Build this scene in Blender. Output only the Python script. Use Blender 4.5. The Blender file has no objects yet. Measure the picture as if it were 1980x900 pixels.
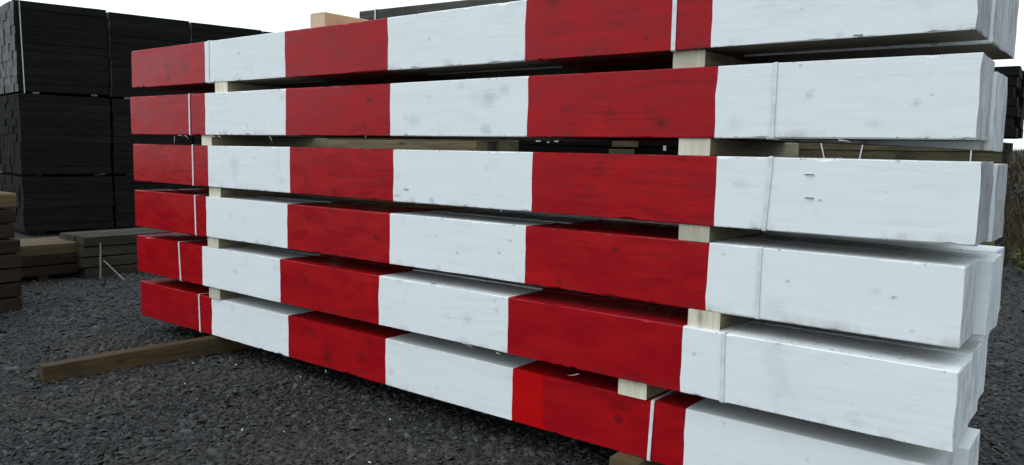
import bpy, math, random
import numpy as np
from mathutils import Vector, Matrix, noise

random.seed(7)
np.random.seed(7)
S = bpy.context.scene
COL = S.collection

# ------------------------------------------------------------------ camera
F_PX, W_PX = 1527.373, 1980.0
CAM = Vector((6.45554, -3.21094, 1.56915))
R_ = Vector((0.78529, 0.61880, 0.02009))
U_ = Vector((-0.07910, 0.06809, 0.99454))
FW = Vector((-0.61405, 0.78259, -0.10242))
cd = bpy.data.cameras.new('camera')
cam = bpy.data.objects.new('camera', cd)
COL.objects.link(cam)
cam.matrix_world = Matrix(((R_.x, U_.x, -FW.x, CAM.x), (R_.y, U_.y, -FW.y, CAM.y), (R_.z, U_.z, -FW.z, CAM.z), (0, 0, 0, 1)))
cd.sensor_width = 36.0
cd.lens = F_PX / W_PX * 36.0
cd.clip_start = 0.05
cd.clip_end = 3000
S.camera = cam

# ------------------------------------------------------------------ sky, sun, exposure
SUN_EL, SUN_AZ = math.radians(52), math.radians(200)     # azimuth: clockwise from +Y
wd = bpy.data.worlds.new('World')
S.world = wd
wd.use_nodes = True
nt = wd.node_tree
bg = nt.nodes['Background']
sky = nt.nodes.new('ShaderNodeTexSky')
sky.sky_type = 'NISHITA'
sky.sun_disc = False
sky.sun_elevation = SUN_EL
sky.sun_rotation = SUN_AZ
sky.dust_density = 3.0
hs = nt.nodes.new('ShaderNodeHueSaturation')
hs.inputs['Saturation'].default_value = 0.25
nt.links.new(sky.outputs[0], hs.inputs['Color'])
tc = nt.nodes.new('ShaderNodeTexCoord')
mp = nt.nodes.new('ShaderNodeMapping')
mp.inputs['Scale'].default_value = (1.0, 1.0, 3.0)
nt.links.new(tc.outputs['Generated'], mp.inputs[0])
cn = nt.nodes.new('ShaderNodeTexNoise')
cn.inputs['Scale'].default_value = 2.3
cn.inputs['Detail'].default_value = 5
nt.links.new(mp.outputs[0], cn.inputs['Vector'])
cr = nt.nodes.new('ShaderNodeValToRGB')
cr.color_ramp.elements[0].position = 0.3
cr.color_ramp.elements[0].color = (0.84, 0.97, 1.05, 1)
cr.color_ramp.elements[1].position = 0.7
cr.color_ramp.elements[1].color = (1.03, 1.165, 1.25, 1)
nt.links.new(cn.outputs['Fac'], cr.inputs[0])
vm = nt.nodes.new('ShaderNodeVectorMath')
vm.operation = 'SCALE'
vm.inputs['Scale'].default_value = 12.5
nt.links.new(cr.outputs[0], vm.inputs[0])
mx = nt.nodes.new('ShaderNodeMixRGB')
mx.inputs[0].default_value = 0.85                        # cloud cover over the clear sky
nt.links.new(hs.outputs[0], mx.inputs[1])
nt.links.new(vm.outputs[0], mx.inputs[2])
nt.links.new(mx.outputs[0], bg.inputs['Color'])
bg.inputs['Strength'].default_value = 0.1

sl = bpy.data.lights.new('sun', 'SUN')
sl.energy = 0.5
sl.angle = math.radians(40)
sl.color = (1.0, 0.98, 0.96)
sun = bpy.data.objects.new('sun', sl)
COL.objects.link(sun)
sdir = Vector((math.sin(SUN_AZ) * math.cos(SUN_EL), math.cos(SUN_AZ) * math.cos(SUN_EL), math.sin(SUN_EL)))
sun.rotation_euler = sdir.to_track_quat('Z', 'Y').to_euler()
sun.location = sdir * 30

S.view_settings.view_transform = 'Standard'
S.view_settings.look = 'None'
S.view_settings.gamma = 1.0
S.view_settings.exposure = 0.15
S.view_settings.use_curve_mapping = False
S.render.engine = 'CYCLES'

# ------------------------------------------------------------------ helpers
def px_on_y(x, y, Y):
    d = FW + R_ * ((x - 990) / F_PX) - U_ * ((y - 450) / F_PX)
    return CAM + d * ((Y - CAM.y) / d.y)

def tag(o, label=None, cat=None, group=None, kind=None):
    if label: o['label'] = label
    if cat: o['category'] = cat
    if group: o['group'] = group
    if kind: o['kind'] = kind
    return o

def mesh_data(name, verts, faces, mats=(), midx=None, smooth=False):
    me = bpy.data.meshes.new(name)
    me.from_pydata([tuple(v) for v in verts], [], faces)
    for m in mats: me.materials.append(m)
    if midx: me.polygons.foreach_set('material_index', midx)
    if smooth: me.polygons.foreach_set('use_smooth', [True] * len(me.polygons))
    me.update()
    return me

def link(name, data, parent=None, loc=(0, 0, 0), rot=(0, 0, 0)):
    o = bpy.data.objects.new(name, data)
    COL.objects.link(o)
    o.location = loc
    o.rotation_euler = rot
    if parent: o.parent = parent
    return o

class N:
    """small node-tree writer"""
    def __init__(s, name):
        s.m = bpy.data.materials.new(name)
        s.m.use_nodes = True
        s.t = s.m.node_tree
        s.b = s.t.nodes['Principled BSDF']
        s.pos = None
    def new(s, k, **kw):
        n = s.t.nodes.new(k)
        for a, v in kw.items(): setattr(n, a, v)
        return n
    def l(s, a, b): s.t.links.new(a, b)
    def coord(s, scale=(1, 1, 1), offset=(0, 0, 0), rnd=0.0):
        tcn = s.new('ShaderNodeTexCoord')
        v = tcn.outputs['Object']
        if rnd:
            oi = s.new('ShaderNodeObjectInfo')
            mu = s.new('ShaderNodeMath', operation='MULTIPLY')
            mu.inputs[1].default_value = rnd
            s.l(oi.outputs['Random'], mu.inputs[0])
            ad = s.new('ShaderNodeVectorMath', operation='ADD')
            s.l(v, ad.inputs[0]); s.l(mu.outputs[0], ad.inputs[1])
            v = ad.outputs[0]
        m = s.new('ShaderNodeMapping')
        m.inputs['Scale'].default_value = scale
        m.inputs['Location'].default_value = offset
        s.l(v, m.inputs[0])
        return m.outputs[0]
    def noise(s, vec, scale, detail=4, rough=0.55, dist=0.0):
        n = s.new('ShaderNodeTexNoise')
        n.inputs['Scale'].default_value = scale
        n.inputs['Detail'].default_value = detail
        n.inputs['Roughness'].default_value = rough
        n.inputs['Distortion'].default_value = dist
        s.l(vec, n.inputs['Vector'])
        return n.outputs['Fac']
    def ramp(s, fac, lo, hi, a=0.0, b=1.0):
        n = s.new('ShaderNodeMapRange')
        n.interpolation_type = 'SMOOTHSTEP'
        for k, v in zip(('From Min', 'From Max', 'To Min', 'To Max'), (lo, hi, a, b)): n.inputs[k].default_value = v
        s.l(fac, n.inputs['Value'])
        return n.outputs[0]
    def math(s, op, a, b):
        n = s.new('ShaderNodeMath', operation=op)
        for i, v in enumerate((a, b)):
            if isinstance(v, (int, float)): n.inputs[i].default_value = v
            else: s.l(v, n.inputs[i])
        return n.outputs[0]
    def mix(s, fac, a, b, mode='MIX'):
        n = s.new('ShaderNodeMixRGB', blend_type=mode)
        for i, v in enumerate((fac, a, b)):
            if isinstance(v, (int, float)): n.inputs[i].default_value = v
            elif isinstance(v, tuple): n.inputs[i].default_value = (*v, 1)
            else: s.l(v, n.inputs[i])
        return n.outputs[0]
    def bump(s, h, strength=0.3, dist=0.002, prev=None):
        n = s.new('ShaderNodeBump')
        n.inputs['Strength'].default_value = strength
        n.inputs['Distance'].default_value = dist
        s.l(h, n.inputs['Height'])
        if prev is not None: s.l(prev, n.inputs['Normal'])
        return n.outputs[0]
    def done(s, col, rough=0.6, normal=None, spec=0.5):
        if isinstance(col, tuple): s.b.inputs['Base Color'].default_value = (*col, 1)
        else: s.l(col, s.b.inputs['Base Color'])
        if isinstance(rough, (int, float)): s.b.inputs['Roughness'].default_value = rough
        else: s.l(rough, s.b.inputs['Roughness'])
        s.b.inputs['Specular IOR Level'].default_value = spec
        if normal is not None: s.l(normal, s.b.inputs['Normal'])
        return s.m

def wood(name, c1, c2, rough=0.7, axis=0, dark=0.5, grain=1.0, knots=True, spec=0.4):
    """timber, grain along the local axis"""
    n = N(name)
    sc = [14.0, 14.0, 14.0]; sc[axis] = 0.9
    v = n.coord(tuple(sc), rnd=37.0)
    g = n.noise(v, 3.0, 6, 0.6, 0.6)
    v2 = n.coord((1, 1, 1), rnd=91.0)
    blot = n.noise(v2, 2.2, 5, 0.6)
    col = n.mix(n.ramp(g, 0.3, 0.72), c1, c2)
    col = n.mix(n.ramp(blot, 0.45, 0.75, 0.0, dark), col, tuple(x * 0.35 for x in c1))
    oi = n.new('ShaderNodeObjectInfo')
    col = n.mix(1.0, col, n.ramp(oi.outputs['Random'], 0, 1, 0.72, 1.25), 'MULTIPLY')
    if knots:
        ks = [7.0, 7.0, 7.0]; ks[axis] = 2.2
        vo = n.new('ShaderNodeTexVoronoi')
        n.l(n.coord(tuple(ks), rnd=53.0), vo.inputs['Vector'])
        vo.inputs['Scale'].default_value = 1.0
        col = n.mix(n.ramp(vo.outputs['Distance'], 0.03, 0.16, 0.75, 0.0), col, tuple(x * 0.25 for x in c1))
    fine = [160.0, 160.0, 160.0]; fine[axis] = 4.0
    h = n.noise(n.coord(tuple(fine)), 1.0, 3, 0.6)
    return n.done(col, rough, n.bump(n.math('ADD', g, h), 0.45 * grain, 0.003), spec)

M = {}
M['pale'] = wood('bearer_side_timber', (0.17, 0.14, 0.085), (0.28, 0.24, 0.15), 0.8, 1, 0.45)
M['pale_end'] = wood('bearer_sawn_end', (0.56, 0.51, 0.38), (0.72, 0.68, 0.55), 0.8, 2, 0.22, 1.4)
M['new'] = wood('new_softwood', (0.34, 0.225, 0.11), (0.43, 0.31, 0.17), 0.7, 1, 0.25)
M['new_end'] = wood('new_softwood_end', (0.46, 0.36, 0.23), (0.54, 0.44, 0.30), 0.75, 2, 0.25, knots=False)
M['black'] = wood('creosoted_timber', (0.0038, 0.0034, 0.0030), (0.0085, 0.0077, 0.0070), 0.9, 0, 0.3, spec=0.15)
M['black_end'] = wood('weathered_creosoted_end', (0.07, 0.074, 0.070), (0.13, 0.137, 0.128), 0.8, 2, 0.3, knots=False)
M['brown'] = wood('brown_sleeper_timber', (0.017, 0.010, 0.006), (0.033, 0.020, 0.012), 0.85, 0, 0.5, spec=0.2)
M['tan'] = wood('tan_sleeper_timber', (0.07, 0.048, 0.023), (0.115, 0.08, 0.04), 0.85, 0, 0.4, spec=0.25)
M['greybrown'] = wood('grey_brown_timber', (0.026, 0.021, 0.013), (0.05, 0.040, 0.026), 0.85, 0, 0.4, spec=0.25)
M['olive'] = wood('olive_treated_timber', (0.085, 0.066, 0.032), (0.17, 0.135, 0.07), 0.7, 0, 0.7)
M['greygreen'] = wood('grey_green_treated_timber', (0.045, 0.045, 0.036), (0.085, 0.083, 0.066), 0.85, 0, 0.5, spec=0.3)
M['olive_dark'] = wood('dark_olive_timber', (0.045, 0.036, 0.018), (0.10, 0.08, 0.042), 0.8, 0, 0.75, spec=0.3)
M['board'] = wood('ground_bearer_timber', (0.030, 0.018, 0.006), (0.066, 0.041, 0.015), 0.75, 0, 0.6, spec=0.3)
M['raw'] = wood('unpainted_underside', (0.085, 0.066, 0.036), (0.15, 0.12, 0.07), 0.7, 0, 0.5)

def simple(name, col, rough, spec=0.5, var=0.15, scale=30):
    n = N(name)
    f = n.noise(n.coord(rnd=11.0), scale, 4)
    c = n.mix(n.ramp(f, 0.3, 0.7), tuple(x * (1 - var) for x in col), tuple(min(1, x * (1 + var)) for x in col))
    return n.done(c, rough, None, spec)

M['strap'] = simple('strap_plastic', (0.68, 0.69, 0.69), 0.4, 0.5, 0.12, 20)
M['strap_dull'] = simple('strap_plastic_dull', (0.36, 0.36, 0.35), 0.5, 0.5, 0.2, 20)
M['steel'] = simple('staple_steel', (0.10, 0.10, 0.10), 0.4, 0.5, 0.3, 200)
M['paper'] = simple('paper_label', (0.7, 0.72, 0.73), 0.6, 0.4, 0.25, 60)
M['splinter'] = simple('splinter_wood', (0.66, 0.63, 0.54), 0.7)
M['stick'] = simple('stick_wood', (0.22, 0.19, 0.12), 0.7, 0.4, 0.3, 25)

# ---- paint
def paint(name, kind, seed, spots=(), fresh=None, length=6.0):
    """brushed gloss paint on sawn timber; spots = knots showing through (local x, z, radius, strength)"""
    n = N(name)
    off = (seed * 3.17, seed * 1.31, seed * 2.03)
    v = n.coord((1, 1, 1), off)
    vg = n.coord((0.9, 12, 12), off)
    grain = n.noise(vg, 2.6, 6, 0.62, 1.1)
    fineg = n.noise(n.coord((3.0, 170, 170), off), 1.0, 3, 0.6)
    blot = n.noise(v, 3.3, 5, 0.6, 0.3)
    blot2 = n.noise(n.coord((1.6, 1, 4.0), (seed * 5.1, 0, seed)), 2.2, 4, 0.55, 0.5)
    speck = n.noise(v, 55, 2, 0.5)
    if kind == 'red':
        base = n.mix(n.ramp(blot2, 0.35, 0.68), (0.30, 0.004, 0.009), (0.37, 0.004, 0.007))
        base = n.mix(n.ramp(blot, 0.615, 0.68, 0.0, 0.35), base, (0.53, 0.005, 0.005))
        base = n.mix(n.ramp(grain, 0.52, 0.78, 0.0, 0.30), base, (0.17, 0.006, 0.010))
        dark = (0.055, 0.008, 0.010)
        ka = 0.75
    else:
        base = n.mix(n.ramp(grain, 0.45, 0.78, 0.0, 0.45), (0.77, 0.80, 0.81), (0.71, 0.74, 0.745))
        thin = n.math('MULTIPLY', n.ramp(blot, 0.56, 0.78, 0.0, 0.5), n.ramp(fineg, 0.35, 0.6, 0.35, 1.0))
        base = n.mix(thin, base, (0.50, 0.50, 0.485))
        sc_ = n.noise(n.coord((1, 1, 1.7), (seed * 2.3, seed, seed * 4.1)), 5.0, 2, 0.4, 1.8)
        line = n.math('MULTIPLY', n.ramp(n.math('ABSOLUTE', n.math('SUBTRACT', sc_, 0.5), 0.0), 0.0, 0.0045, 1.0, 0.0), n.ramp(n.noise(v, 4.1, 3), 0.60, 0.66, 0.0, 0.5))
        base = n.mix(line, base, (0.30, 0.30, 0.29))
        base = n.mix(n.ramp(speck, 0.70, 0.80, 0.0, 0.25), base, (0.35, 0.35, 0.34))
        dark = (0.20, 0.205, 0.205)
        ka = 0.8
    wvt = n.new('ShaderNodeTexWave', wave_type='BANDS', bands_direction='Z', wave_profile='SIN')
    for kk, vv in (('Scale', 5.0), ('Distortion', 13.0), ('Detail', 3.0), ('Detail Scale', 1.1), ('Detail Roughness', 0.6)): wvt.inputs[kk].default_value = vv
    n.l(n.coord((0.22, 1, 1), off), wvt.inputs['Vector'])
    cat = n.math('MULTIPLY', n.ramp(wvt.outputs['Fac'], 0.62, 1.0), n.ramp(n.noise(v, 2.7, 3), 0.42, 0.62))
    base = n.mix(n.math('MULTIPLY', cat, 0.26 if kind == 'red' else 0.085), base, (0.10, 0.006, 0.008) if kind == 'red' else (0.40, 0.40, 0.385))
    # soiled lower arris and band edges
    tcn = n.new('ShaderNodeTexCoord')
    sp = n.new('ShaderNodeSeparateXYZ')
    n.l(tcn.outputs['Object'], sp.inputs[0])
    low = n.math('MULTIPLY', n.ramp(sp.outputs['Z'], 0.0, 0.05, 1.0, 0.0), n.ramp(n.noise(n.coord((4, 4, 1), off), 2.0, 5), 0.5, 0.72, 0.0, 0.5))
    base = n.mix(low, base, tuple(x * 0.45 for x in ((0.30, 0.05, 0.04) if kind == 'red' else (0.75, 0.66, 0.5))))
    # sparse knots
    vo = n.new('ShaderNodeTexVoronoi')
    vo.inputs['Scale'].default_value = 1.0
    n.l(n.coord((2.3, 2.3, 4.2), off), vo.inputs['Vector'])
    wob = n.math('ADD', vo.outputs['Distance'], n.math('MULTIPLY', n.math('SUBTRACT', blot, 0.5), 0.12))
    kfac = n.ramp(wob, 0.0, 0.075 if kind == 'red' else 0.035, 0.5, 0.0)
    base = n.mix(kfac, base, dark)
    wv = n.noise(n.coord((0.4, 1, 1), off), 26, 8, 0.8, 1.4)
    brk = n.ramp(n.math('MULTIPLY', wv, fineg), 0.16, 0.34, 0.65 if kind == 'red' else 0.3, 1.0)
    for (sx, sz, r, st) in spots:
        mpn = n.new('ShaderNodeMapping')
        mpn.inputs['Location'].default_value = (-sx / (r * 1.25), 0, -sz / r)
        mpn.inputs['Scale'].default_value = (1 / (r * 1.25), 0, 1 / r)
        n.l(tcn.outputs['Object'], mpn.inputs[0])
        ln = n.new('ShaderNodeVectorMath', operation='LENGTH')
        n.l(mpn.outputs[0], ln.inputs[0])
        d = n.math('ADD', ln.outputs['Value'], n.math('MULTIPLY', n.math('SUBTRACT', wv, 0.5), 4.6))
        base = n.mix(n.math('MULTIPLY', brk, n.ramp(d, 0.1, 1.0, st * ka * (1.25 if r < 0.016 or kind == 'red' else 1.15), 0.0)), base, dark)
    # nicked arrises where the paint has come away
    hgt = 0.2995
    edge = n.math('ADD', n.ramp(sp.outputs['Z'], 0.004, 0.012, 1.0, 0.0), n.ramp(sp.outputs['Z'], hgt - 0.010, hgt - 0.003))
    nick = n.math('MULTIPLY', n.math('MINIMUM', edge, 1.0), n.ramp(n.noise(n.coord((1, 1, 1), off), 34, 4, 0.6), 0.60, 0.66, 0.0, 0.75))
    base = n.mix(nick, base, (0.10, 0.055, 0.04) if kind == 'red' else (0.30, 0.26, 0.20))
    if fresh:
        xw = n.math('ADD', sp.outputs['X'], n.math('MULTIPLY', n.math('SUBTRACT', n.noise(n.coord((1, 5, 5), off), 3.0, 4), 0.5), 0.14))
        fm = n.math('MULTIPLY', n.ramp(xw, fresh[0] - 0.006, fresh[0] + 0.006), n.ramp(xw, fresh[1] - 0.016, fresh[1] + 0.016, 1.0, 0.0))
        base = n.mix(n.math('MULTIPLY', fm, 0.8), base, (0.50, 0.003, 0.003))
    rough = n.ramp(blot2, 0.3, 0.7, 0.22 if kind == 'red' else 0.5, 0.38 if kind == 'red' else 0.68)
    nm = n.bump(grain, 0.22, 0.004)
    nm = n.bump(fineg, 0.22, 0.0015, nm)
    return n.done(base, rough, nm, 0.17 if kind == 'red' else 0.4)

def end_paint(name, kind, seed, dirt=0.5):
    n = N(name)
    off = (seed * 1.7, seed * 2.9, seed)
    st = n.noise(n.coord((6, 13, 1.6), off), 1.6, 6, 0.7, 0.9)
    bl = n.noise(n.coord((1, 1, 0.6), off), 9, 7, 0.7, 0.6)
    ck = n.noise(n.coord((4, 60, 3.0), off), 1.0, 4, 0.6, 0.4)
    if kind == 'white':
        k = 1 - 0.45 * dirt
        c = n.mix(n.ramp(st, 0.36, 0.66), (0.66 * k, 0.69 * k, 0.71 * k), (0.47 * k, 0.48 * k, 0.49 * k))
        c = n.mix(n.ramp(bl, 0.45, 0.62, 0.0, min(0.85, 0.2 + 0.5 * dirt)), c, (0.15, 0.138, 0.142))
        c = n.mix(n.ramp(ck, 0.66, 0.74, 0.0, 0.3 + 0.5 * dirt), c, (0.10, 0.09, 0.085))
        c = n.mix(n.ramp(bl, 0.28, 0.40, 0.7, 0.0), c, (0.72, 0.745, 0.76))
        rw = n.new('ShaderNodeTexWave', wave_type='RINGS', rings_direction='X', wave_profile='SAW')
        for kk, vv in (('Scale', 11.0), ('Distortion', 1.6), ('Detail', 3.0), ('Detail Scale', 1.5)): rw.inputs[kk].default_value = vv
        n.l(n.coord((0, 1, 1), (0, -0.05 - 0.2 * ((seed * 0.37) % 1), -0.02 - 0.25 * ((seed * 0.61) % 1))), rw.inputs['Vector'])
        c = n.mix(n.math('MULTIPLY', n.ramp(rw.outputs['Fac'], 0.55, 1.0), 0.22 + 0.2 * dirt), c, (0.26, 0.235, 0.21))
    else:
        c = n.mix(n.ramp(st, 0.4, 0.7), (0.30, 0.008, 0.01), (0.15, 0.01, 0.01))
    return n.done(c, 0.7, n.bump(n.math('ADD', st, ck), 0.6, 0.004))

DIRT = [1.1, 0.8, 1.35, 0.4, 0.3, 0.3]
M['end'] = {(i, r): end_paint('end_grain_paint_%d_%d' % (i, r), 'white', i * 3 + r + 1, DIRT[i] * (1.0 if r == 0 else 0.8)) for i in range(6) for r in range(3)}
M['end_red'] = end_paint('end_grain_red_paint', 'red', 3)

# ------------------------------------------------------------------ ground
def gz_np(x, y):
    f = np.exp(-((x - 1) ** 2 + y ** 2) / 900.0)
    return f * (0.010 * np.sin(1.3 * x + 0.7 * y) * np.cos(0.9 * y - 0.4 * x + 1) + 0.006 * np.sin(3.1 * x - 2.3 * y + 0.5) + 0.004 * np.sin(5.7 * y + 4.1 * x)) - 0.012

def axis_pts(lo, hi, step, far):
    core = list(np.arange(lo, hi, step))
    a, s, left = lo, step, []
    while a > -far:
        s *= 1.35; a -= s; left.append(a)
    b, s, right = hi, step, []
    while b < far:
        right.append(b); s *= 1.35; b += s
    return np.array(left[::-1] + core + right)

gx, gy = axis_pts(-5, 9, 0.11, 900), axis_pts(-4.5, 9, 0.11, 900)
X, Y = np.meshgrid(gx, gy)
Z = gz_np(X, Y)
nx, ny = len(gx), len(gy)
gv = np.stack([X.ravel(), Y.ravel(), Z.ravel()], 1)
gf = [(j * nx + i, j * nx + i + 1, (j + 1) * nx + i + 1, (j + 1) * nx + i) for j in range(ny - 1) for i in range(nx - 1)]

n = N('crushed_slate_ground')
v = n.coord((1, 1, 1))
vo = n.new('ShaderNodeTexVoronoi'); vo.inputs['Scale'].default_value = 38; n.l(v, vo.inputs['Vector'])
vo2 = n.new('ShaderNodeTexVoronoi'); vo2.inputs['Scale'].default_value = 90; n.l(v, vo2.inputs['Vector'])
big = n.noise(v, 0.9, 5, 0.6)
sepc = n.new('ShaderNodeSeparateColor'); n.l(vo.outputs['Color'], sepc.inputs[0])
c = n.mix(n.ramp(sepc.outputs[0], 0, 1), (0.008, 0.0085, 0.009), (0.030, 0.031, 0.033))
c = n.mix(n.ramp(big, 0.5, 0.72, 0.0, 0.45), c, (0.035, 0.030, 0.024))
nm = n.bump(vo.outputs['Distance'], 0.9, 0.02)
nm = n.bump(vo2.outputs['Distance'], 0.6, 0.008, nm)
M['ground'] = n.done(c, 0.75, nm, 0.35)
ground = link('ground', mesh_data('ground', gv, gf, [M['ground']], smooth=True))
tag(ground, kind='structure')

# loose slate chips, real geometry joined into one sheet of stuff
def chip_shapes(k, rng):
    out = []
    for _ in range(k):
        m = rng.integers(3, 6)
        a = np.sort(rng.uniform(0, 2 * np.pi, m)) * 0.35 + np.linspace(0, 2 * np.pi, m, endpoint=False) * 0.65
        rr = rng.uniform(0.75, 1.35, m)
        el = rng.uniform(0.55, 1.0)
        th = rng.uniform(0.07, 0.24)
        bot = np.stack([np.cos(a) * rr, np.sin(a) * rr * el, np.full(m, -th) + rng.uniform(-.1, .1, m)], 1)
        s2 = rng.uniform(0.62, 0.92, m)
        top = np.stack([np.cos(a) * rr * s2, np.sin(a) * rr * el * s2, np.full(m, th) + rng.uniform(-.16, .16, m)], 1)
        f = [(i, (i + 1) % m, m + (i + 1) % m) for i in range(m)] + [(i, m + (i + 1) % m, m + i) for i in range(m)]
        f += [(m, m + i, m + i + 1) for i in range(1, m - 1)]
        out.append((np.concatenate([bot, top]), np.array(f)))
    return out

def scatter(name, pts, sizes, mat, rng, shapes, tilt=0.33):
    order = rng.integers(0, len(shapes), len(pts))
    V, Fc, base = [], [], 0
    for si, (sv, sf) in enumerate(shapes):
        idx = np.where(order == si)[0]
        if len(idx) == 0: continue
        kz = rng.uniform(0, 2 * np.pi, len(idx)); tx = rng.normal(0, tilt, len(idx)); ty = rng.normal(0, tilt, len(idx))
        cz, sz, cx, sx, cy, sy = np.cos(kz), np.sin(kz), np.cos(tx), np.sin(tx), np.cos(ty), np.sin(ty)
        o = np.zeros_like(kz); one = o + 1
        Rz = np.stack([np.stack([cz, -sz, o], 1), np.stack([sz, cz, o], 1), np.stack([o, o, one], 1)], 1)
        Rx = np.stack([np.stack([one, o, o], 1), np.stack([o, cx, -sx], 1), np.stack([o, sx, cx], 1)], 1)
        Ry = np.stack([np.stack([cy, o, sy], 1), np.stack([o, one, o], 1), np.stack([-sy, o, cy], 1)], 1)
        Rm = Rx @ Ry @ Rz
        vv = np.einsum('nij,vj->nvi', Rm, sv) * sizes[idx][:, None, None] + pts[idx][:, None, :]
        V.append(vv.reshape(-1, 3))
        ff = sf[None] + (base + np.arange(len(idx)) * len(sv))[:, None, None]
        Fc.append(ff.reshape(-1, 3))
        base += len(idx) * len(sv)
    V = np.concatenate(V); Fc = np.concatenate(Fc)
    me = bpy.data.meshes.new(name)
    me.vertices.add(len(V)); me.vertices.foreach_set('co', V.astype(np.float32).ravel())
    me.loops.add(Fc.size); me.loops.foreach_set('vertex_index', Fc.astype(np.int32).ravel())
    me.polygons.add(len(Fc))
    me.polygons.foreach_set('loop_start', np.arange(0, Fc.size, 3, dtype=np.int32))
    me.polygons.foreach_set('loop_total', np.full(len(Fc), 3, dtype=np.int32))
    me.materials.append(mat)
    me.update(calc_edges=True)
    return link(name, me)

n = N('slate_chip')
ge = n.new('ShaderNodeNewGeometry')
ri = ge.outputs['Random Per Island']
c = n.mix(n.ramp(ri, 0, 1), (0.009, 0.0088, 0.0086), (0.060, 0.0585, 0.056))
hi = n.ramp(ri, 0.86, 1.0)
c = n.mix(hi, c, (0.098, 0.098, 0.096))
big = n.noise(n.coord((1, 1, 1)), 0.9, 5, 0.6)
c = n.mix(n.ramp(big, 0.46, 0.70, 0.0, 0.55), c, (0.058, 0.050, 0.040))
c = n.mix(0.3, c, n.mix(n.noise(n.coord((1, 1, 1)), 60, 3), (0.010, 0.010, 0.011), (0.06, 0.06, 0.062)))
M['chip'] = n.done(c, 0.8, n.bump(n.noise(n.coord((1, 1, 1)), 140, 3), 0.4, 0.003), 0.25)

rng = np.random.default_rng(5)
NC = 660000
px_ = rng.uniform(-5.0, 9.0, NC); py_ = rng.uniform(-3.2, 12.0, NC)
dx_, dy_ = px_ - CAM.x, py_ - CAM.y
dist = np.hypot(dx_, dy_)
fw = (dx_ * FW.x + dy_ * FW.y)
keep = (fw > 0.6) & (rng.uniform(0, 1, NC) < np.minimum(1.0, (5.2 / dist) ** 1.9))
keep &= ~((px_ > 0.5) & (px_ < 5.6) & (py_ > 0.45) & (py_ < 2.2))
keep &= ~((px_ < 4.4) & (py_ > 3.0))
px_, py_, dist = px_[keep], py_[keep], dist[keep]
sz = np.where(rng.uniform(0, 1, len(px_)) < 0.22, rng.lognormal(math.log(0.0195), 0.38, len(px_)), rng.lognormal(math.log(0.0105), 0.45, len(px_)))
sz = np.clip(sz, 0.005, 0.045)
pz = gz_np(px_, py_) + rng.uniform(-0.004, 0.010, len(px_))
gravel = scatter('gravel', np.stack([px_, py_, pz], 1), sz, M['chip'], rng, chip_shapes(14, rng))
tag(gravel, 'dark crushed slate chips covering the yard', 'gravel', kind='stuff')
k = 26
lx, ly = rng.uniform(0.5, 4.6, k), rng.uniform(-1.3, 0.1, k)
lit = scatter('litter', np.stack([lx, ly, gz_np(lx, ly) + 0.016], 1), rng.uniform(0.003, 0.008, k), M['paper'], rng, chip_shapes(4, rng))
tag(lit, 'tiny white paint flakes scattered over the dark gravel', 'flakes', kind='stuff')

# ------------------------------------------------------------------ striped beams
ZT = [2.3194, 1.9448, 1.5658, 1.1887, 0.8094, 0.4200]
HH = [0.2984, 0.3016, 0.3017, 0.2999, 0.3011, 0.2896]
Y0 = [-0.0061, -0.0096, -0.0069, 0.0009, -0.0109, 0.0326]
TY = [-0.0061, 0.0028, 0.0033, 0.0047, -0.0056, 0.0009]
SB = [[-0.0636, 1.0459, 2.0147, 2.9996, 4.0048, 5.0013, 5.9782],
      [-0.037, 1.0692, 2.0333, 3.0271, 4.025, 5.0278, 6.0033],
      [-0.0158, 1.0945, 2.071, 3.0528, 4.0597, 5.0439, 6.0282],
      [-0.0197, 1.0487, 2.0267, 3.0148, 4.0215, 5.0191, 6.0007],
      [-0.0431, 0.967, 1.9451, 2.9356, 3.9339, 4.9296, 6.0118],
      [-0.0482, 1.0313, 1.9815, 2.9498, 3.9332, 4.9335, 5.9635]]
TIER = ['top tier', 'second tier from the top', 'third tier from the top', 'fourth tier from the top', 'fifth tier from the top', 'lowest tier']
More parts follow.
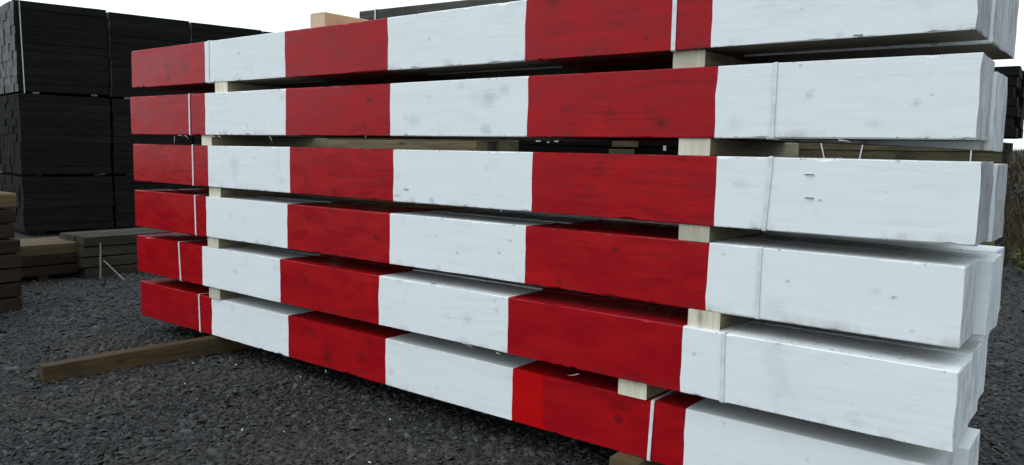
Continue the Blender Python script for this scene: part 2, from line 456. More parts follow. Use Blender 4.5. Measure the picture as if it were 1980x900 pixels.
# knots and smudges seen in the photograph: px x, px y, px radius, strength
KNOTS = {
 (0, 0): [(318, 130, 11, .8), (322, 150, 8, .7), (355, 132, 8, .6), (285, 125, 7, .4)], (0, 1): [(459, 103, 3, .8), (457, 145, 3, .5), (507, 103, 2, .4)],
 (0, 2): [(669, 64, 3, .8), (640, 60, 10, .3)], (0, 3): [(831, 75, 3.5, .6)], (0, 4): [(1075, 5, 14, .6), (1148, 34, 10, .35), (1252, 77, 7, .6)], (0, 5): [(1553, 19, 2.5, .6)],
 (1, 0): [(290, 227, 4, .8), (275, 215, 12, .3)], (1, 1): [(480, 244, 4, .85), (525, 244, 2.5, .7), (545, 190, 6, .4), (445, 215, 9, .15)],
 (1, 2): [(713, 193, 8, .9), (703, 240, 9, .75), (698, 172, 9, .4), (655, 215, 14, .25)],
 (1, 3): [(945, 190, 20, .5), (940, 250, 14, .5), (800, 235, 16, .4), (830, 190, 10, .3), (975, 175, 14, .35), (783, 225, 7, .35), (895, 165, 12, .3)],
 (1, 4): [(1278, 238, 13, .95), (1180, 217, 12, .6), (1160, 190, 7, .5), (1095, 208, 12, .5), (1255, 215, 12, .35), (1310, 155, 16, .3), (1106, 240, 6, .5)],
 (1, 5): [(1563, 185, 9, .5), (1770, 200, 10, .45), (1690, 240, 14, .25), (1800, 183, 3, .7), (1547, 127, 2.5, .8), (1420, 235, 14, .25), (1845, 265, 3, .6)],
 (2, 0): [(330, 305, 14, .15)], (2, 1): [(440, 293, 5, .35), (493, 306, 3, .5), (528, 336, 3, .4), (545, 350, 10, .25)], (2, 2): [(648, 370, 9, .7), (595, 352, 12, .5), (740, 350, 9, .35)],
 (2, 3): [(768, 340, 8, .35), (768, 378, 8, .5), (835, 388, 6, .5), (940, 325, 6, .2)], (2, 4): [(1168, 378, 7, .85), (1320, 308, 9, .6), (1140, 370, 12, .35), (1290, 330, 12, .3)],
 (2, 5): [(1583, 388, 2.5, .8), (1430, 355, 14, .3)],
 (3, 0): [(285, 410, 5, .75), (355, 425, 6, .75), (353, 395, 6, .55)], (3, 1): [(450, 418, 6, .4), (472, 419, 3, .5)], (3, 2): [(598, 424, 6, .85), (727, 461, 8, .85), (640, 400, 8, .6)],
 (3, 3): [(842, 457, 3, .45), (964, 490, 3.5, .7), (853, 423, 4, .5)], (3, 4): [(1190, 482, 7, .9), (1080, 545, 7, .7), (1255, 490, 10, .2)],
 (3, 5): [(1521, 545, 4, .7), (1726, 577, 5, .9), (1690, 565, 10, .3), (1397, 493, 2, .8)],
 (4, 1): [(453, 527, 6, .4)], (4, 2): [(590, 540, 12, .4)], (4, 3): [(905, 618, 11, .45), (962, 600, 6, .6), (958, 583, 4, .5), (880, 555, 4, .5)],
 (4, 4): [(1040, 638, 6, .6), (1143, 633, 6, .6)], (4, 5): [(1345, 683, 4, .7), (1655, 810, 14, .3)],
 (5, 1): [(450, 595, 8, .3)], (5, 2): [(632, 690, 14, .8), (600, 645, 14, .5), (700, 690, 14, .5), (715, 660, 10, .5)], (5, 3): [(756, 720, 8, .4), (845, 750, 5, .3), (808, 673, 5, .4)],
 (5, 4): [(1196, 812, 8, .9), (1200, 785, 14, .5), (1120, 770, 14, .3)], (5, 5): [(1400, 820, 3, .5), (1560, 890, 5, .4)],
}
MATS = {}
for k in ('red', 'white'):
    for i in range(4): MATS[k, i] = paint('%s_paint_%d' % (k, i), k, i + 20)

NSIDE = 6
def ring(x, w, h, seed, rough, endk=0.0):
    """cross-section points at length x, corners chamfered unevenly; starts bottom-front, goes up the front"""
    nz = noise.noise
    cs = []
    for c in range(4):
        a = nz(Vector((x * 3.0, seed * 7.1 + c * 3.3, 0.5)))
        b = nz(Vector((x * 21.0, seed * 5.3 + c * 1.9, 4.5)))
        cs.append(0.003 + rough * (0.005 * max(0, a) + 0.022 * max(0.0, b - 0.30)) + endk * 0.004)
    pts = []
    corners = [(0, 0), (0, h), (w, h), (w, 0)]
    dirs = [(0, 1), (1, 0), (0, -1), (-1, 0)]
    for c in range(4):
        p, d, L = corners[c], dirs[c], (h, w, h, w)[c]
        a, b = cs[c], cs[(c + 1) % 4]
        for k in range(NSIDE):
            t = a + (L - a - b) * k / (NSIDE - 1)
            q = [p[0] + d[0] * t, p[1] + d[1] * t]
            out = (-d[1], d[0])
            e = 0.0035 * nz(Vector((x * 0.7, seed * 3.7 + c * 5.0, t * 2))) + 0.0007 * nz(Vector((x * 6.0, seed + c * 9.0, t * 14)))
            pts.append((q[0] + out[0] * e, q[1] + out[1] * e))
    return pts

def make_beam(i, row, yb, s, label, zoff=0.0, pitch=0.0, droop=0.0, yaw=0.0, w=0.3, mats=None, seed=0, dense=True):
    h = HH[i]
    x0 = s[0]
    zb = ZT[i] - h + zoff
    root = link('painted_beam', None, None, (x0, yb - yaw * (3 - x0), zb), (0, -pitch, yaw))
    root.empty_display_size = 0.3
    tag(root, label, 'timber beam', 'red and white banded timber beams', 'thing')
    step = 0.026 if dense else 0.10
    P = 4 * NSIDE
    def wobx(b, q):
        if b in (0, 6): return 0.006 * noise.noise(Vector((q[0] * 22, q[1] * 22, seed + b * 3.0))) + 0.004 * noise.noise(Vector((q[0] * 90, q[1] * 90, seed + b * 5.0)))
        return 0.007 * noise.noise(Vector((q[0] * 9, q[1] * 9, seed * 2.0 + b * 7.0))) + 0.0025 * noise.noise(Vector((q[0] * 55, q[1] * 55, seed + b)))
    rings_end = {}
    for b in range(6):
        a, e = s[b] - x0, s[b + 1] - x0
        nseg = max(3, int((e - a) / step))
        V, Fc, mi = [], [], []
        for k in range(nseg + 1):
            t = k / nseg
            x = a + (e - a) * t
            rg = ring(x, w, h, seed, 1.0, 0.0)
            for q in rg:
                dxw = 0.0
                if k == 0: dxw = wobx(b, q)
                elif k == nseg: dxw = wobx(b + 1, q)
                V.append((x + dxw, q[0], q[1] - droop * max(0.0, (x + x0 - 4.9) / 1.1) ** 1.5))
        for k in range(nseg):
            for q in range(P):
                q2 = (q + 1) % P
                Fc.append((k * P + q, k * P + q2, (k + 1) * P + q2, (k + 1) * P + q))
                mi.append(1 if q >= 3 * NSIDE and q < 4 * NSIDE - 1 else 0)
        kind = 'red' if b % 2 == 0 else 'white'
        m = mats[b] if mats else MATS[kind, (b + seed + row) % 4]
        link(kind + '_band', mesh_data(kind + '_band', V, Fc, [m, M['raw']], mi), root)
        if b == 0: rings_end[0] = V[:P]
        if b == 5: rings_end[1] = V[-P:]
    for side in (0, 1):
        rg = [Vector(q) for q in rings_end[side]]
        c = Vector((rg[0].x, w / 2, h / 2 - (droop if side else 0)))
        V, Fc = list(rg), []
        lev = [1.0, 0.965, 0.7, 0.4]
        sgn = 1 if side else -1
        for L in lev[1:]:
            for q in rg:
                d = c.lerp(q, L)
                bulge = 0.002 + 0.0035 * noise.noise(Vector((d.y * 14, d.z * 3, seed + 3.3)))
                V.append(Vector((c.x + sgn * max(0.0003, bulge), d.y, d.z)))
        V.append(Vector((c.x + sgn * 0.003, c.y, c.z)))
        for r in range(3):
            for q in range(P):
                q2 = (q + 1) % P
                f = (r * P + q, r * P + q2, (r + 1) * P + q2, (r + 1) * P + q)
                Fc.append(f if side else f[::-1])
        for q in range(P):
            f = (3 * P + q, 3 * P + (q + 1) % P, 4 * P)
            Fc.append(f if side else f[::-1])
        link('end_face', mesh_data('end_face', V, Fc, [M['end'][i, row] if side else M['end_red']]), root)
    return root

front = []
for i in range(6):
    mats = []
    yf = Y0[i]
    zb = ZT[i] - HH[i]
    for b in range(6):
        kind = 'red' if b % 2 == 0 else 'white'
        sp = []
        for (x, y, r, st) in KNOTS.get((i, b), []):
            q = px_on_y(x, y, yf); q2 = px_on_y(x, y + r, yf)
            sp.append((q.x - SB[i][0], q.z - zb, max(0.006, q.z - q2.z) * 1.25, st))
        fresh = (0.0 + SB[i][4] - SB[i][0] - 0.05, SB[i][4] - SB[i][0] + 0.205) if (i, b) == (5, 4) else None
        mats.append(paint('%s_paint_front_%d_%d' % (kind, i, b), kind, i * 6 + b, sp, fresh))
    r = make_beam(i, 0, Y0[i], SB[i], 'front red and white banded square beam of the %s' % TIER[i], yaw=TY[i], mats=mats, seed=i * 3 + 1)
    front.append(r)
# the two beams behind each front beam: x shift, z shift, y gap
BACK = {0: [(0.012, 0.006, 0.322), (0.015, 0.004, 0.645)], 1: [(0.012, 0.036, 0.325), (-0.16, 0.012, 0.65)], 2: [(0.012, 0.008, 0.325), (-0.16, 0.004, 0.66)],
        3: [(0.045, 0.006, 0.335), (0.012, 0.004, 0.665)], 4: [(-0.012, 0.004, 0.325), (-0.03, 0.004, 0.655)], 5: [(0.055, 0.0, 0.30), (-0.1, 0.0, 0.615)]}   # x shift, droop of the right end, y shift
for i in range(6):
    for k, (dx, dz, dy) in enumerate(BACK[i]):
        rs = random.Random(i * 10 + k)
        s = [q + dx + (rs.uniform(-0.03, 0.03) if 0 < j < 6 else 0) for j, q in enumerate(SB[i])]
        pos = 'middle' if k == 0 else 'rear'
        lab = '%s red and white banded beam of the %s' % (pos, TIER[i])
        make_beam(i, k + 1, Y0[i] + dy, s, lab, zoff=0.0, droop=dz, seed=i * 3 + 2 + k, dense=False)

# staples and splinters on the front beams
def box_mesh(name, boxes, mat):
    V, Fc = [], []
    for (cx, cy, cz, sx, sy, sz) in boxes:
        b = len(V)
        for dx in (-1, 1):
            for dy in (-1, 1):
                for dz in (-1, 1): V.append((cx + dx * sx / 2, cy + dy * sy / 2, cz + dz * sz / 2))
        for f in ((0, 1, 3, 2), (4, 6, 7, 5), (0, 4, 5, 1), (2, 3, 7, 6), (0, 2, 6, 4), (1, 5, 7, 3)): Fc.append(tuple(b + q for q in f))
    return mesh_data(name, V, Fc, [mat])
staple_me = box_mesh('staple', [(0, -0.0045, 0, 0.032, 0.003, 0.0035), (-0.0145, -0.001, 0, 0.003, 0.010, 0.003), (0.0145, -0.001, 0, 0.003, 0.010, 0.003)], M['steel'])
for (i, x, y, a) in [(2, 1565, 338, 0.0), (2, 1565, 383, 0.02), (0, 1661, 69, 0.03), (2, 787, 366, 0.05), (4, 836, 548, 0.05)]:
    q = px_on_y(x, y, Y0[i] + TY[i] * 1.5)
    r = front[i]
    link('staple', staple_me, r, (q.x - r.location.x, 0.0 - 0.0015, q.z - r.location.z), (0, a, 0))
def splinter(i, x, y, L, ang, w=0.003):
    r = front[i]
    q = px_on_y(x, y, Y0[i] - 0.002)
    V = [(0, -w, -w), (0, w, -w), (0, w, w), (0, -w, w), (L * 0.55, -w * 0.8, L * 0.06 - w * 0.6), (L * 0.55, w * 0.6, L * 0.06 - w * 0.6), (L * 0.55, w * 0.6, L * 0.06 + w * 0.6), (L * 0.55, -w * 0.8, L * 0.06 + w * 0.6), (L, 0, 0)]
    Fc = [(0, 3, 2, 1), (0, 1, 5, 4), (1, 2, 6, 5), (2, 3, 7, 6), (3, 0, 4, 7), (4, 5, 8), (5, 6, 8), (6, 7, 8), (7, 4, 8)]
    link('splinter', mesh_data('splinter', V, Fc, [M['splinter']]), r, (q.x - r.location.x, 0.002, q.z - r.location.z), (0, ang, 0.15))
rs = random.Random(3)
for (i, x, y, L, a) in [(1, 338, 263, .07, 1.7), (1, 345, 262, .06, .1), (1, 358, 262, .05, .6), (1, 410, 263, .05, .3), (1, 422, 263, .04, .4), (1, 521, 264, .05, 1.0),
                        (1, 706, 263, .02, 1.5), (5, 629, 716, .025, 1.5), (2, 967, 403, .025, 1.5), (4, 905, 668, .04, .3), (4, 895, 664, .05, .2), (4, 960, 682, .03, .3),
                        (5, 775, 751, .06, .25), (2, 1465, 444, .05, -.5), (4, 1402, 778, .05, -.2), (4, 1120, 723, .07, 2.9), (1, 1480, 268, .06, .1), (1, 1620, 271, .05, .2), (5, 835, 677, .04, .2), (1, 1060, 264, .03, .1)]:
    splinter(i, x, y, L, a, rs.uniform(0.0012, 0.0024))

# ------------------------------------------------------------------ lofted planks (uneven sawn timber with chamfers)
def plank_mesh(name, L, W, H, seed, mat, endmat=None, segs=6, axis=0, ch=0.006, wob=0.004, bow=0.0):
    """plank from 0..L along the axis, centred across, standing on z=0"""
    nz = noise.noise
    V, Fc, mi = [], [], []
    P = 8
    ks = [0.0] + [(k + 0.5) / segs for k in range(segs)] + [1.0]
    def rg(t, extra):
        c = ch + extra + ch * 0.6 * nz(Vector((t * 9, seed * 3.1, 0.3)))
        y0, y1, z0, z1 = -W / 2, W / 2, 0.0, H
        wy = wob * nz(Vector((t * 3, seed * 1.7, 9.0)))
        wz = wob * 0.6 * nz(Vector((t * 3, seed * 2.3, 5.0))) + bow * math.sin(math.pi * t)
        r = [(y0, z0 + c), (y0, z1 - c), (y0 + c, z1), (y1 - c, z1), (y1, z1 - c), (y1, z0 + c), (y1 - c, z0), (y0 + c, z0)]
        return [(a + wy, b + wz * (1 if b > H / 2 else 0.3)) for a, b in r]
    for t in ks:
        for a, b in rg(t, ch * 0.3 if t in (0.0, 1.0) else 0):
            V.append((t * L, a, b) if axis == 0 else (-a, t * L, b))
    n_ = len(ks)
    for k in range(n_ - 1):
        for q in range(P):
            q2 = (q + 1) % P
            Fc.append((k * P + q, k * P + q2, (k + 1) * P + q2, (k + 1) * P + q)); mi.append(0)
    Fc.append(tuple(range(P))[::-1]); mi.append(1)
    Fc.append(tuple((n_ - 1) * P + q for q in range(P))); mi.append(1)
    return mesh_data(name, V, Fc, [mat, endmat or mat], mi)

# bearers between the tiers: (gap, left x0, left x1, right x0, right x1)
BR = [(0, 1.168, 1.328, 4.813, 4.964), (1, 0.975, 1.108, 4.857, 5.006), (2, 1.06, 1.211, 4.874, 5.02), (3, 1.033, 1.179, 4.938, 5.089), (4, 1.019, 1.167, 4.587, 4.74)]
for (g, a, b, c, d) in BR:
    zlo, zhi = ZT[g + 1], ZT[g] - HH[g]
    for (x0, x1, side) in ((a, b, 'left'), (c, d, 'right')):
        y0 = min(Y0[g], Y0[g + 1]) + (0.018 if g != 4 else 0.03)
        L = 1.06 if side == 'left' else 1.14
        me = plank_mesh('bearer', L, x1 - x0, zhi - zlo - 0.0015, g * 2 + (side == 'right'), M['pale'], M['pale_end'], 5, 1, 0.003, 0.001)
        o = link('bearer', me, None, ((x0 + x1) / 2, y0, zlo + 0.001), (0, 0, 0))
        lo = TIER[g + 1].replace(' from the top', '')
        tag(o, 'pale wooden bearer near the %s end, between the %s and the %s' % (side, TIER[g].replace(' from the top', ''), lo), 'bearer', 'pale bearers between the tiers')
# bearer lying on top of the pile
q0, q1 = px_on_y(600, 27, 0.1), px_on_y(628, 25, 0.1)
o = link('bearer', plank_mesh('bearer', 0.9, q1.x - q0.x, q0.z - ZT[0] - 0.002, 31, M['new'], M['new_end'], 5, 1, 0.004, 0.002), None, ((q0.x + q1.x) / 2, 0.1, ZT[0] + 0.002))
tag(o, 'orange brown new wood block lying across the top of the striped pile', 'bearer')
# ground bearers
me = plank_mesh('ground_bearer', 2.45, 0.10, 0.125, 41, M['board'], M['board'], 8, 0, 0.006, 0.006)
o = link('ground_bearer', me, None, (0.885, -1.115, -0.022), (0, -math.radians(0.9), math.atan2(1.22, 0.17)))
tag(o, 'long brown timber on the gravel sticking out from under the left of the pile', 'timber')
o = link('ground_bearer', plank_mesh('ground_bearer', 1.1, 0.15, 0.147, 42, M['tan'], M['tan'], 5, 1, 0.006, 0.004), None, (4.66, -0.035, -0.018))
tag(o, 'brown ground bearer under the right part of the lowest tier', 'bearer')
o = link('ground_bearer', plank_mesh('ground_bearer', 0.5, 0.15, 0.147, 43, M['tan'], M['tan'], 5, 1, 0.006, 0.004), None, (2.9, 0.50, -0.018))
tag(o, 'brown ground bearer in the shadow under the middle of the lowest tier', 'bearer')

# ------------------------------------------------------------------ straps round each tier
def strap(x, y0, y1, z0, z1, sw, label, mat, lean=0.0):
    t, r = 0.0012, 0.006
    path = []
    for (cy, cz, a0) in ((y0 + r, z0 + r, 180), (y0 + r, z1 - r, 90), (y1 - r, z1 - r, 0), (y1 - r, z0 + r, -90)):
        for k in range(4):
            a = math.radians(a0 + (90 if a0 == 180 else 90) - 0 - k * 30) if False else None
    def corner(cy, cz, a0, a1):
        for k in range(4):
            a = math.radians(a0 + (a1 - a0) * k / 3)
            path.append((cy, cz, math.cos(a), math.sin(a)))
    corner(y0 + r, z0 + r, 270, 180)
    corner(y0 + r, z1 - r, 180, 90)
    corner(y1 - r, z1 - r, 90, 0)
    corner(y1 - r, z0 + r, 0, -90)
    V, Fc = [], []
    m = len(path)
    for (cy, cz, ca, sa) in path:
        xx = x + lean * (cz - z0)
        for (rr, dx) in ((r, -sw / 2), (r + t, -sw / 2), (r + t, sw / 2), (r, sw / 2)):
            V.append((xx + dx - x, cy + ca * rr, cz + sa * rr - z0))
    for k in range(m):
        k2 = (k + 1) % m
        for q in range(4):
            q2 = (q + 1) % 4
            Fc.append((k * 4 + q, k2 * 4 + q, k2 * 4 + q2, k * 4 + q2))
    o = link('strap', mesh_data('strap', V, Fc, [mat]), None, (x, 0, z0))
    return tag(o, label, 'strap', 'white plastic straps round the tiers')

SX = [(1.101, 4.826), (0.862, 5.278), (0.891, 5.263), (0.906, 5.249), (0.652, 5.127), (0.869, 4.757)]
LEAN = [(0, 0.0), (0.0, 0.0), (0.0, 0.05), (-0.02, 0.0), (-0.06, -0.02), (-0.03, 0.04)]
for i in range(6):
    for k in (0, 1):
        x = SX[i][k]
        yf = Y0[i] + TY[i] * (x - 3)
        yb = yf + BACK[i][1][2] + 0.305
        lab = 'white plastic strap round the %s near its %s end' % (TIER[i], ('left', 'right')[k])
        strap(x, yf - 0.0042, yb, ZT[i] - HH[i] - 0.003, ZT[i] + 0.003, 0.021 if (i, k) == (0, 1) else 0.017, lab, M['strap'], LEAN[i][k])

# ------------------------------------------------------------------ packs of timber in the yard
def pack(name, label, cat, group, loc, rotz, courses, cols, L, w, h, mat, endmat, piece, seed, gap=0.006, jit=0.012, bear=0.0, tilt=0.0, straps=(), ragged=0.0, bearer_mat=None, skip=()):
    """courses x cols pieces along local +x, columns run to local +y, standing on local z=0"""
    rs = random.Random(seed)
    root = link(name, None, None, loc, (0, -tilt, rotz))
    root.empty_display_size = 0.2
    tag(root, label, cat, group)
    var = [plank_mesh(piece, L * f, w - 0.004, h - gap, seed * 11 + q, mat, endmat, 5, 0, 0.007, 0.005) for q, f in enumerate((1, 1, 0.995, 1.0, 0.99))]
    if bear:
        bm_ = plank_mesh('pack_bearer', w * cols, 0.1, bear, seed + 5, bearer_mat or mat, endmat, 3, 1, 0.004, 0.002)
        for t in (0.18, 0.82): link('pack_bearer', bm_, root, (L * t, 0, 0))
    for c in range(courses):
        for k in range(cols):
            if (c, k) in skip: continue
            link(piece, rs.choice(var), root, (rs.uniform(-jit, jit) + (rs.uniform(-ragged, 0) if ragged else 0), w * (k + 0.5) + rs.uniform(-jit, jit) * 0.5, bear + c * h), (0, 0, rs.uniform(-0.004, 0.004)))
    for (t, lean, m) in straps:
        H = bear + courses * h
        V = []
        sw = 0.016
        for (dy, z) in ((-0.016, 0.002), (-0.016, H + 0.004), (w * cols + 0.016, H + 0.004), (w * cols + 0.016, 0.002)):
            for dx in (-sw / 2, sw / 2):
                V.append((dx + lean * z, dy, z)); V.append((dx + lean * z, dy * 0.985 + 0.0008 * (1 if dy < 0 else -1), z - (0.002 if z > 0.1 else -0.002)))
        Fc = []
        for q in range(4):
            a, b = q * 4, ((q + 1) % 4) * 4
            Fc += [(a, a + 2, b + 2, b), (a + 1, b + 1, b + 3, a + 3), (a, b, b + 1, a + 1), (a + 2, a + 3, b + 3, b + 2)]
        link('strap', mesh_data('strap', V, Fc, [m]), root, (L * t, 0, 0))
    return root

# tall black stack behind the left end: three packs high, four packs long
A8 = math.radians(8)
ax = Vector((math.sin(A8), math.cos(A8), 0))
P0 = Vector((-8.0, 2.062, 0))
LV = [('bottom', 0.0, 0.06, 7, 0.131), ('middle', 0.98, 0.045, 10, 0.1325), ('top', 2.352, 0.03, 11, 0.133)]
CN = ['nearest the left edge of the photo', 'second along from the left', 'third along from the left', 'farthest along']
rot = math.pi / 2 - A8
for c in range(4):
    for (nm_, z0, bear, nc, h) in LV:
        o_ = P0 + ax * (1.431 * c)
        tl = math.radians([0.9, 0.5, 0.6, 0.6][c]) * (1 if nm_ == 'top' else 0.0)
        cols = 10 if c == 0 else 5
        pack('timber_pack', '%s pack of black sleepers in the tall column %s' % (nm_, CN[c]), 'timber pack', 'black sleeper packs in the tall stack',
             (o_.x, o_.y, z0), rot, nc, cols, 1.395, 0.25, h, M['black'], M['black_end'] if nm_ == 'top' else M['black'], 'sleeper', 100 + c * 3 + nc + int(z0 * 10), 0.001, 0.012, bear, tl,
             straps=((0.06, 0, M['strap_dull']),) if c == 0 and nm_ == 'top' else ())
# straps lying down the pale ends of the first column are part of its packs

# brown sleepers at the left edge
rot90 = math.pi / 2
pack('timber_pack', 'near brown sleeper stack cut off by the left edge of the photo', 'timber stack', None, (-1.66, -2.75, -0.01), rot90, 5, 2, 2.45, 0.26, 0.136, M['brown'], M['brown'], 'sleeper', 301, 0.014, 0.02, 0.0)
pack('timber_pack', 'short stack of tan topped brown sleepers on top of the near left stack', 'timber stack', None, (-1.72, -2.72, 0.672), rot90, 3, 2, 2.43, 0.26, 0.140, M['brown'], M['brown'], 'sleeper', 302, 0.018, 0.02, 0.0, skip=((2, 0), (2, 1)))
me = plank_mesh('sleeper', 2.43, 0.25, 0.13, 303, M['tan'], M['tan'], 6, 0, 0.008, 0.006)
for k in range(2):
    o = link('sleeper', me, None, (-1.73 - 0.26 * k - 0.13, -2.71 + 0.01 * k, 0.955), (0, 0, rot90))
    tag(o, ('tan sleeper along the front of the top of the near left stack', 'tan sleeper along the back of the top of the near left stack')[k], 'sleeper', 'tan sleepers on the near left stack')
pack('timber_pack', 'low brown sleeper stack with a tan top beside the leaning stick', 'timber stack', None, (-3.2, -1.5, -0.01), rot90, 2, 3, 2.42, 0.25, 0.12, M['brown'], M['brown'], 'sleeper', 304, 0.012, 0.015, 0.06)
me = plank_mesh('sleeper', 2.40, 0.245, 0.125, 305, M['tan'], M['tan'], 6, 0, 0.008, 0.006)
for k in range(3):
    o = link('sleeper', me, None, (-3.2 - 0.25 * k - 0.125, -1.49 + 0.012 * k, 0.283), (0, 0, rot90))
    tag(o, ('front tan sleeper on top of the low brown stack', 'middle tan sleeper on top of the low brown stack', 'rear tan sleeper on top of the low brown stack')[k], 'sleeper', 'tan sleepers on the low stack')
pack('timber_pack', 'low grey brown timber stack running behind the red ends of the striped pile', 'timber stack', None, (-3.05, 0.87, -0.01), rot90 - 0.03, 4, 3, 2.4, 0.22, 0.125, M['greybrown'], M['greybrown'], 'sleeper', 306, 0.012, 0.02, 0.0)
pack('timber_pack', 'olive timber pack peeping in at the left edge above the brown sleepers', 'timber pack', None, (-2.75, -2.65, -0.01), rot90, 10, 2, 2.42, 0.25, 0.143, M['olive'], M['olive'], 'sleeper', 307, 0.016, 0.015, 0.0)
# sticks
def stick(a, b, r, label):
    a, b = Vector(a), Vector(b)
    L = (b - a).length
    V, Fc = [], []
    for k in range(7):
        t = k / 6
        rr = r * (1.0 - 0.25 * t)
        ox, oy = 0.006 * noise.noise(Vector((t * 4, r * 99, L))), 0.006 * noise.noise(Vector((t * 4, L, 3)))
        for q in range(6):
            an = q * math.pi / 3
            V.append((math.cos(an) * rr + ox, math.sin(an) * rr * 0.8 + oy, t * L))
    for k in range(6):
        for q in range(6): Fc.append((k * 6 + q, k * 6 + (q + 1) % 6, (k + 1) * 6 + (q + 1) % 6, (k + 1) * 6 + q))
    Fc.append(tuple(range(6))[::-1]); Fc.append(tuple(36 + q for q in range(6)))
    o = link('stick', mesh_data('stick', V, Fc, [M['stick']]), None, a, (b - a).to_track_quat('Z', 'Y').to_euler())
    return tag(o, label, 'stick')
stick((-2.87, 0.965, -0.02), (-2.86, 0.975, 0.42), 0.013, 'pale upright stick standing against the low grey brown stack')
stick((-2.62, 1.13, -0.01), (-2.85, 1.0, 0.215), 0.010, 'pale short stick leaning against the low grey brown stack')

# grey green stack behind the pile
RE = math.radians(5.2)
EL = [('bottom', 0.0, 0.08, 9, M['olive']), ('middle', 0.99, 0.06, 9, M['olive']), ('top', 1.96, 0.06, 9, M['greygreen'])]
for (nm_, z0, bear, nc, m) in EL:
    xl = {'bottom': -0.75, 'middle': -0.8, 'top': -0.142}[nm_]
    pack('timber_pack', '%s pack of %s boards in the stack behind the left half of the pile' % (nm_, 'grey green' if nm_ == 'top' else 'olive brown'), 'timber pack', 'treated board packs behind the pile',
         (xl, 2.5 + (xl + 0.142) * math.tan(RE), z0), RE, nc, 4, 2.2 if nm_ != 'top' else 3.6, 0.2, 0.1015 if nm_ != 'top' else 0.1105, m, m, 'board', 400 + nc + int(z0 * 9), 0.001, 0.01, bear, 0.0, straps=((0.066, 0, M['strap']), (0.8, 0, M['strap'])) if nm_ == 'top' else ())
# dark stack in the gap behind the middle, with paper labels
for (nm_, z0, bear, nc) in (('bottom', 0.0, 0.08, 9), ('upper', 0.99, 0.06, 10)):
    g = pack('timber_pack', '%s pack of dark boards behind the middle of the pile%s' % (nm_, ', with white paper labels' if nm_ == 'upper' else ''), 'timber pack', 'dark board packs behind the middle of the pile',
             (-0.3, 4.6, z0), 0.0, nc, 4, 3.7, 0.2, 0.1, M['black'] if nm_ == 'bottom' else M['black'], M['greybrown'], 'board', 450 + nc, 0.001, 0.012, bear)
    if nm_ == 'upper':
        for (x, y, w_, h_) in ((1041, 271, 0.075, 0.045), (1060, 275, 0.03, 0.018), (1076, 271, 0.06, 0.05), (1285, 287, 0.035, 0.055)):
            q = px_on_y(x, y, 4.58)
            V = [(-w_ / 2, 0, -h_ / 2), (0, -0.006, -h_ / 2), (w_ / 2, 0, -h_ / 2), (-w_ / 2, 0, h_ / 2), (0, -0.004, h_ / 2), (w_ / 2, 0.002, h_ / 2)]
            V += [(a, b + 0.0008, c_) for a, b, c_ in V]
            Fc = [(0, 1, 4, 3), (1, 2, 5, 4), (9, 10, 7, 6), (10, 11, 8, 7), (0, 3, 9, 6), (2, 8, 11, 5), (0, 6, 7, 1), (1, 7, 8, 2), (3, 4, 10, 9), (4, 5, 11, 10)]
            link('paper_label', mesh_data('paper_label', V, Fc, [M['paper']]), g, (q.x + 0.3, q.y - 4.6, q.z - z0))
        me = plank_mesh('board', 0.32, 0.03, 0.08, 77, M['olive'], M['olive'], 3)
        q = px_on_y(1180, 280, 4.58)
        for k in range(4): link('board', me, g, (q.x + 0.3 + 0.04 * (k % 2), -0.03, q.z - z0 - 0.13 + k * 0.1))
# right-hand stack with ragged dark ends
pack('timber_pack', 'olive board pack low behind the white right end of the pile', 'timber pack', 'board packs behind the right end of the pile', (5.10, 9.5, 0.0), math.pi, 13, 4, 3.2, 0.22, 0.135, M['olive_dark'], M['black'], 'board', 471, 0.002, 0.02, 0.06, straps=((0.109, 0, M['strap']), (0.562, 0.26, M['strap']), (0.61, -0.15, M['strap'])))
pack('timber_pack', 'black board pack with ragged ends behind the white right end of the pile', 'timber pack', 'board packs behind the right end of the pile', (5.21, 9.5, 1.83), math.pi, 7, 4, 3.2, 0.22, 0.128, M['black'], M['black'], 'board', 472, 0.004, 0.045, 0.04)

# ------------------------------------------------------------------ far right: bank, scrub and hill
def terrain(name, x0, x1, y0, y1, nx_, ny_, fn, mat):
    V = []
    for j in range(ny_ + 1):
        for i in range(nx_ + 1):
            x = x0 + (x1 - x0) * i / nx_; y = y0 + (y1 - y0) * j / ny_
            V.append((x, y, fn(x, y)))
    Fc = [(j * (nx_ + 1) + i, j * (nx_ + 1) + i + 1, (j + 1) * (nx_ + 1) + i + 1, (j + 1) * (nx_ + 1) + i) for j in range(ny_) for i in range(nx_)]
    o = link(name, mesh_data(name, V, Fc, [mat], smooth=True))
    return tag(o, kind='structure')
n = N('bank_soil')
f = n.noise(n.coord((1, 1, 1)), 1.4, 6, 0.65)
c = n.mix(n.ramp(f, 0.35, 0.65), (0.030, 0.025, 0.015), (0.07, 0.056, 0.033))
M['bank'] = n.done(c, 0.9, n.bump(n.noise(n.coord((1, 1, 1)), 9, 5), 0.8, 0.1))
def bank_z(x, y):
    t = min(1, max(0, (y - 10.6) / 5.0)); t = t * t * (3 - 2 * t)
    e = min(1, max(0, (x + 3) / 4.0))
    b = min(1, max(0, (26 - y) / 8.0))
    return -0.15 + 1.55 * t * e * b + 0.12 * noise.noise(Vector((x * 0.6, y * 0.6, 0)))* t
terrain('bank', -4, 24, 10, 26, 70, 40, bank_z, M['bank'])
n = N('hill_moor')
f = n.noise(n.coord((1, 1, 1)), 0.03, 6, 0.6)
c = n.mix(n.ramp(f, 0.4, 0.62), (0.045, 0.054, 0.050), (0.075, 0.084, 0.078))
M['hill'] = n.done(c, 0.95)
def hill_z(x, y):
    e = math.exp(-(((x - 70) / 85) ** 2) - (((y - 330) / 90) ** 2))
    return -2 + 26 * e + 1.6 * noise.noise(Vector((x * 0.02, y * 0.02, 1))) * e
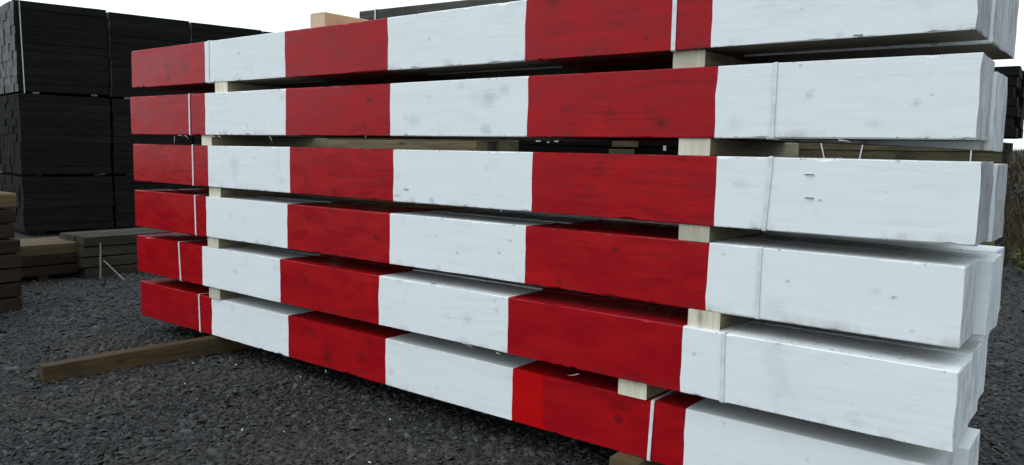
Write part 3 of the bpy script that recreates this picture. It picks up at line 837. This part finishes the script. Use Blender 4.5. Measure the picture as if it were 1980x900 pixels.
terrain('hill', -160, 300, 130, 560, 80, 60, hill_z, M['hill'])

# dry bracken and grass on the bank: uncountable stuff
n = N('dry_bracken')
ge = n.new('ShaderNodeNewGeometry')
c = n.mix(ge.outputs['Random Per Island'], (0.028, 0.022, 0.012), (0.085, 0.064, 0.034))
n.b.inputs['Roughness'].default_value = 0.9
M['bracken'] = n.done(c, 0.9)
def blades(name, spots, mat, hmin, hmax, rs):
    V, Fc = [], []
    for (x, y, z) in spots:
        h = rs.uniform(hmin, hmax); a = rs.uniform(0, 6.283); w = rs.uniform(0.006, 0.02) * (h / 0.4)
        lx, ly = rs.gauss(0, 0.25) * h, rs.gauss(0, 0.25) * h
        ca, sa = math.cos(a) * w, math.sin(a) * w
        b = len(V)
        V += [(x - ca, y - sa, z), (x + ca, y + sa, z), (x + lx * .4 + ca * .9, y + ly * .4 + sa * .9, z + h * .55), (x + lx * .4 - ca * .9, y + ly * .4 - sa * .9, z + h * .55), (x + lx, y + ly, z + h)]
        Fc += [(b, b + 1, b + 2, b + 3), (b + 3, b + 2, b + 4)]
    return link(name, mesh_data(name, V, Fc, [mat]))
rs = random.Random(9)
sp = []
for _ in range(26000):
    x, y = rs.uniform(1.0, 13.0), rs.uniform(10.8, 18.0)
    sp.append((x, y, bank_z(x, y) - 0.02))
tag(blades('bracken', sp, M['bracken'], 0.10, 0.5, rs), 'brown dead bracken and grass covering the bank', 'bracken', kind='stuff')

def shrub(loc, h, r, leafmat, label, seed, nl=2600):
    rs = random.Random(seed)
    root = link('shrub', None, None, loc)
    tag(root, label, 'shrub', 'shrubs on the bank at the right edge')
    V, Fc = [], []
    tips = []
    for s_ in range(9):
        a = rs.uniform(0, 6.283); sp_ = rs.uniform(0.1, 0.8) * r
        p = [Vector((0, 0, 0)), Vector((math.cos(a) * sp_ * .4, math.sin(a) * sp_ * .4, h * .45)), Vector((math.cos(a) * sp_, math.sin(a) * sp_, h * rs.uniform(.75, 1.0)))]
        tips += [p[1], p[2], p[1].lerp(p[2], .5)]
        for k in range(3):
            rr = (0.03, 0.018, 0.004)[k]
            for q in range(5):
                an = q * 1.2566
                V.append(p[k] + Vector((math.cos(an) * rr, math.sin(an) * rr, 0)))
        b = len(V) - 15
        for k in range(2):
            for q in range(5): Fc.append((b + k * 5 + q, b + k * 5 + (q + 1) % 5, b + k * 5 + 5 + (q + 1) % 5, b + k * 5 + 5 + q))
    link('stem', mesh_data('stem', V, Fc, [M['bank']]), root)
    V, Fc = [], []
    for _ in range(nl):
        t = rs.choice(tips)
        c_ = t + Vector((rs.gauss(0, r * .22), rs.gauss(0, r * .22), rs.gauss(0, h * .14)))
        if c_.z < 0.03: c_.z = 0.03 + rs.random() * 0.2
        s_ = rs.uniform(0.02, 0.045)
        u = Vector((rs.gauss(0, 1), rs.gauss(0, 1), rs.gauss(0, 1))).normalized()
        w = u.orthogonal().normalized()
        b = len(V)
        V += [c_ - u * s_, c_ + w * s_ * .5, c_ + u * s_, c_ - w * s_ * .5]
        Fc.append((b, b + 1, b + 2, b + 3))
    link('crown', mesh_data('crown', V, Fc, [leafmat]), root)
n = N('brown_leaf'); ge = n.new('ShaderNodeNewGeometry')
M['leaf_b'] = n.done(n.mix(ge.outputs['Random Per Island'], (0.020, 0.015, 0.009), (0.05, 0.037, 0.018)), 0.8)
n = N('green_leaf'); ge = n.new('ShaderNodeNewGeometry')
M['leaf_g'] = n.done(n.mix(ge.outputs['Random Per Island'], (0.05, 0.055, 0.014), (0.15, 0.14, 0.035)), 0.8)
shrub((5.6, 12.6, 0.25), 1.3, 0.9, M['leaf_b'], 'tall brown shrub on the bank beyond the right end of the pile', 1)
shrub((5.42, 9.9, -0.02), 0.30, 0.30, M['leaf_g'], 'small yellow green shrub at the foot of the bank', 4, 900)
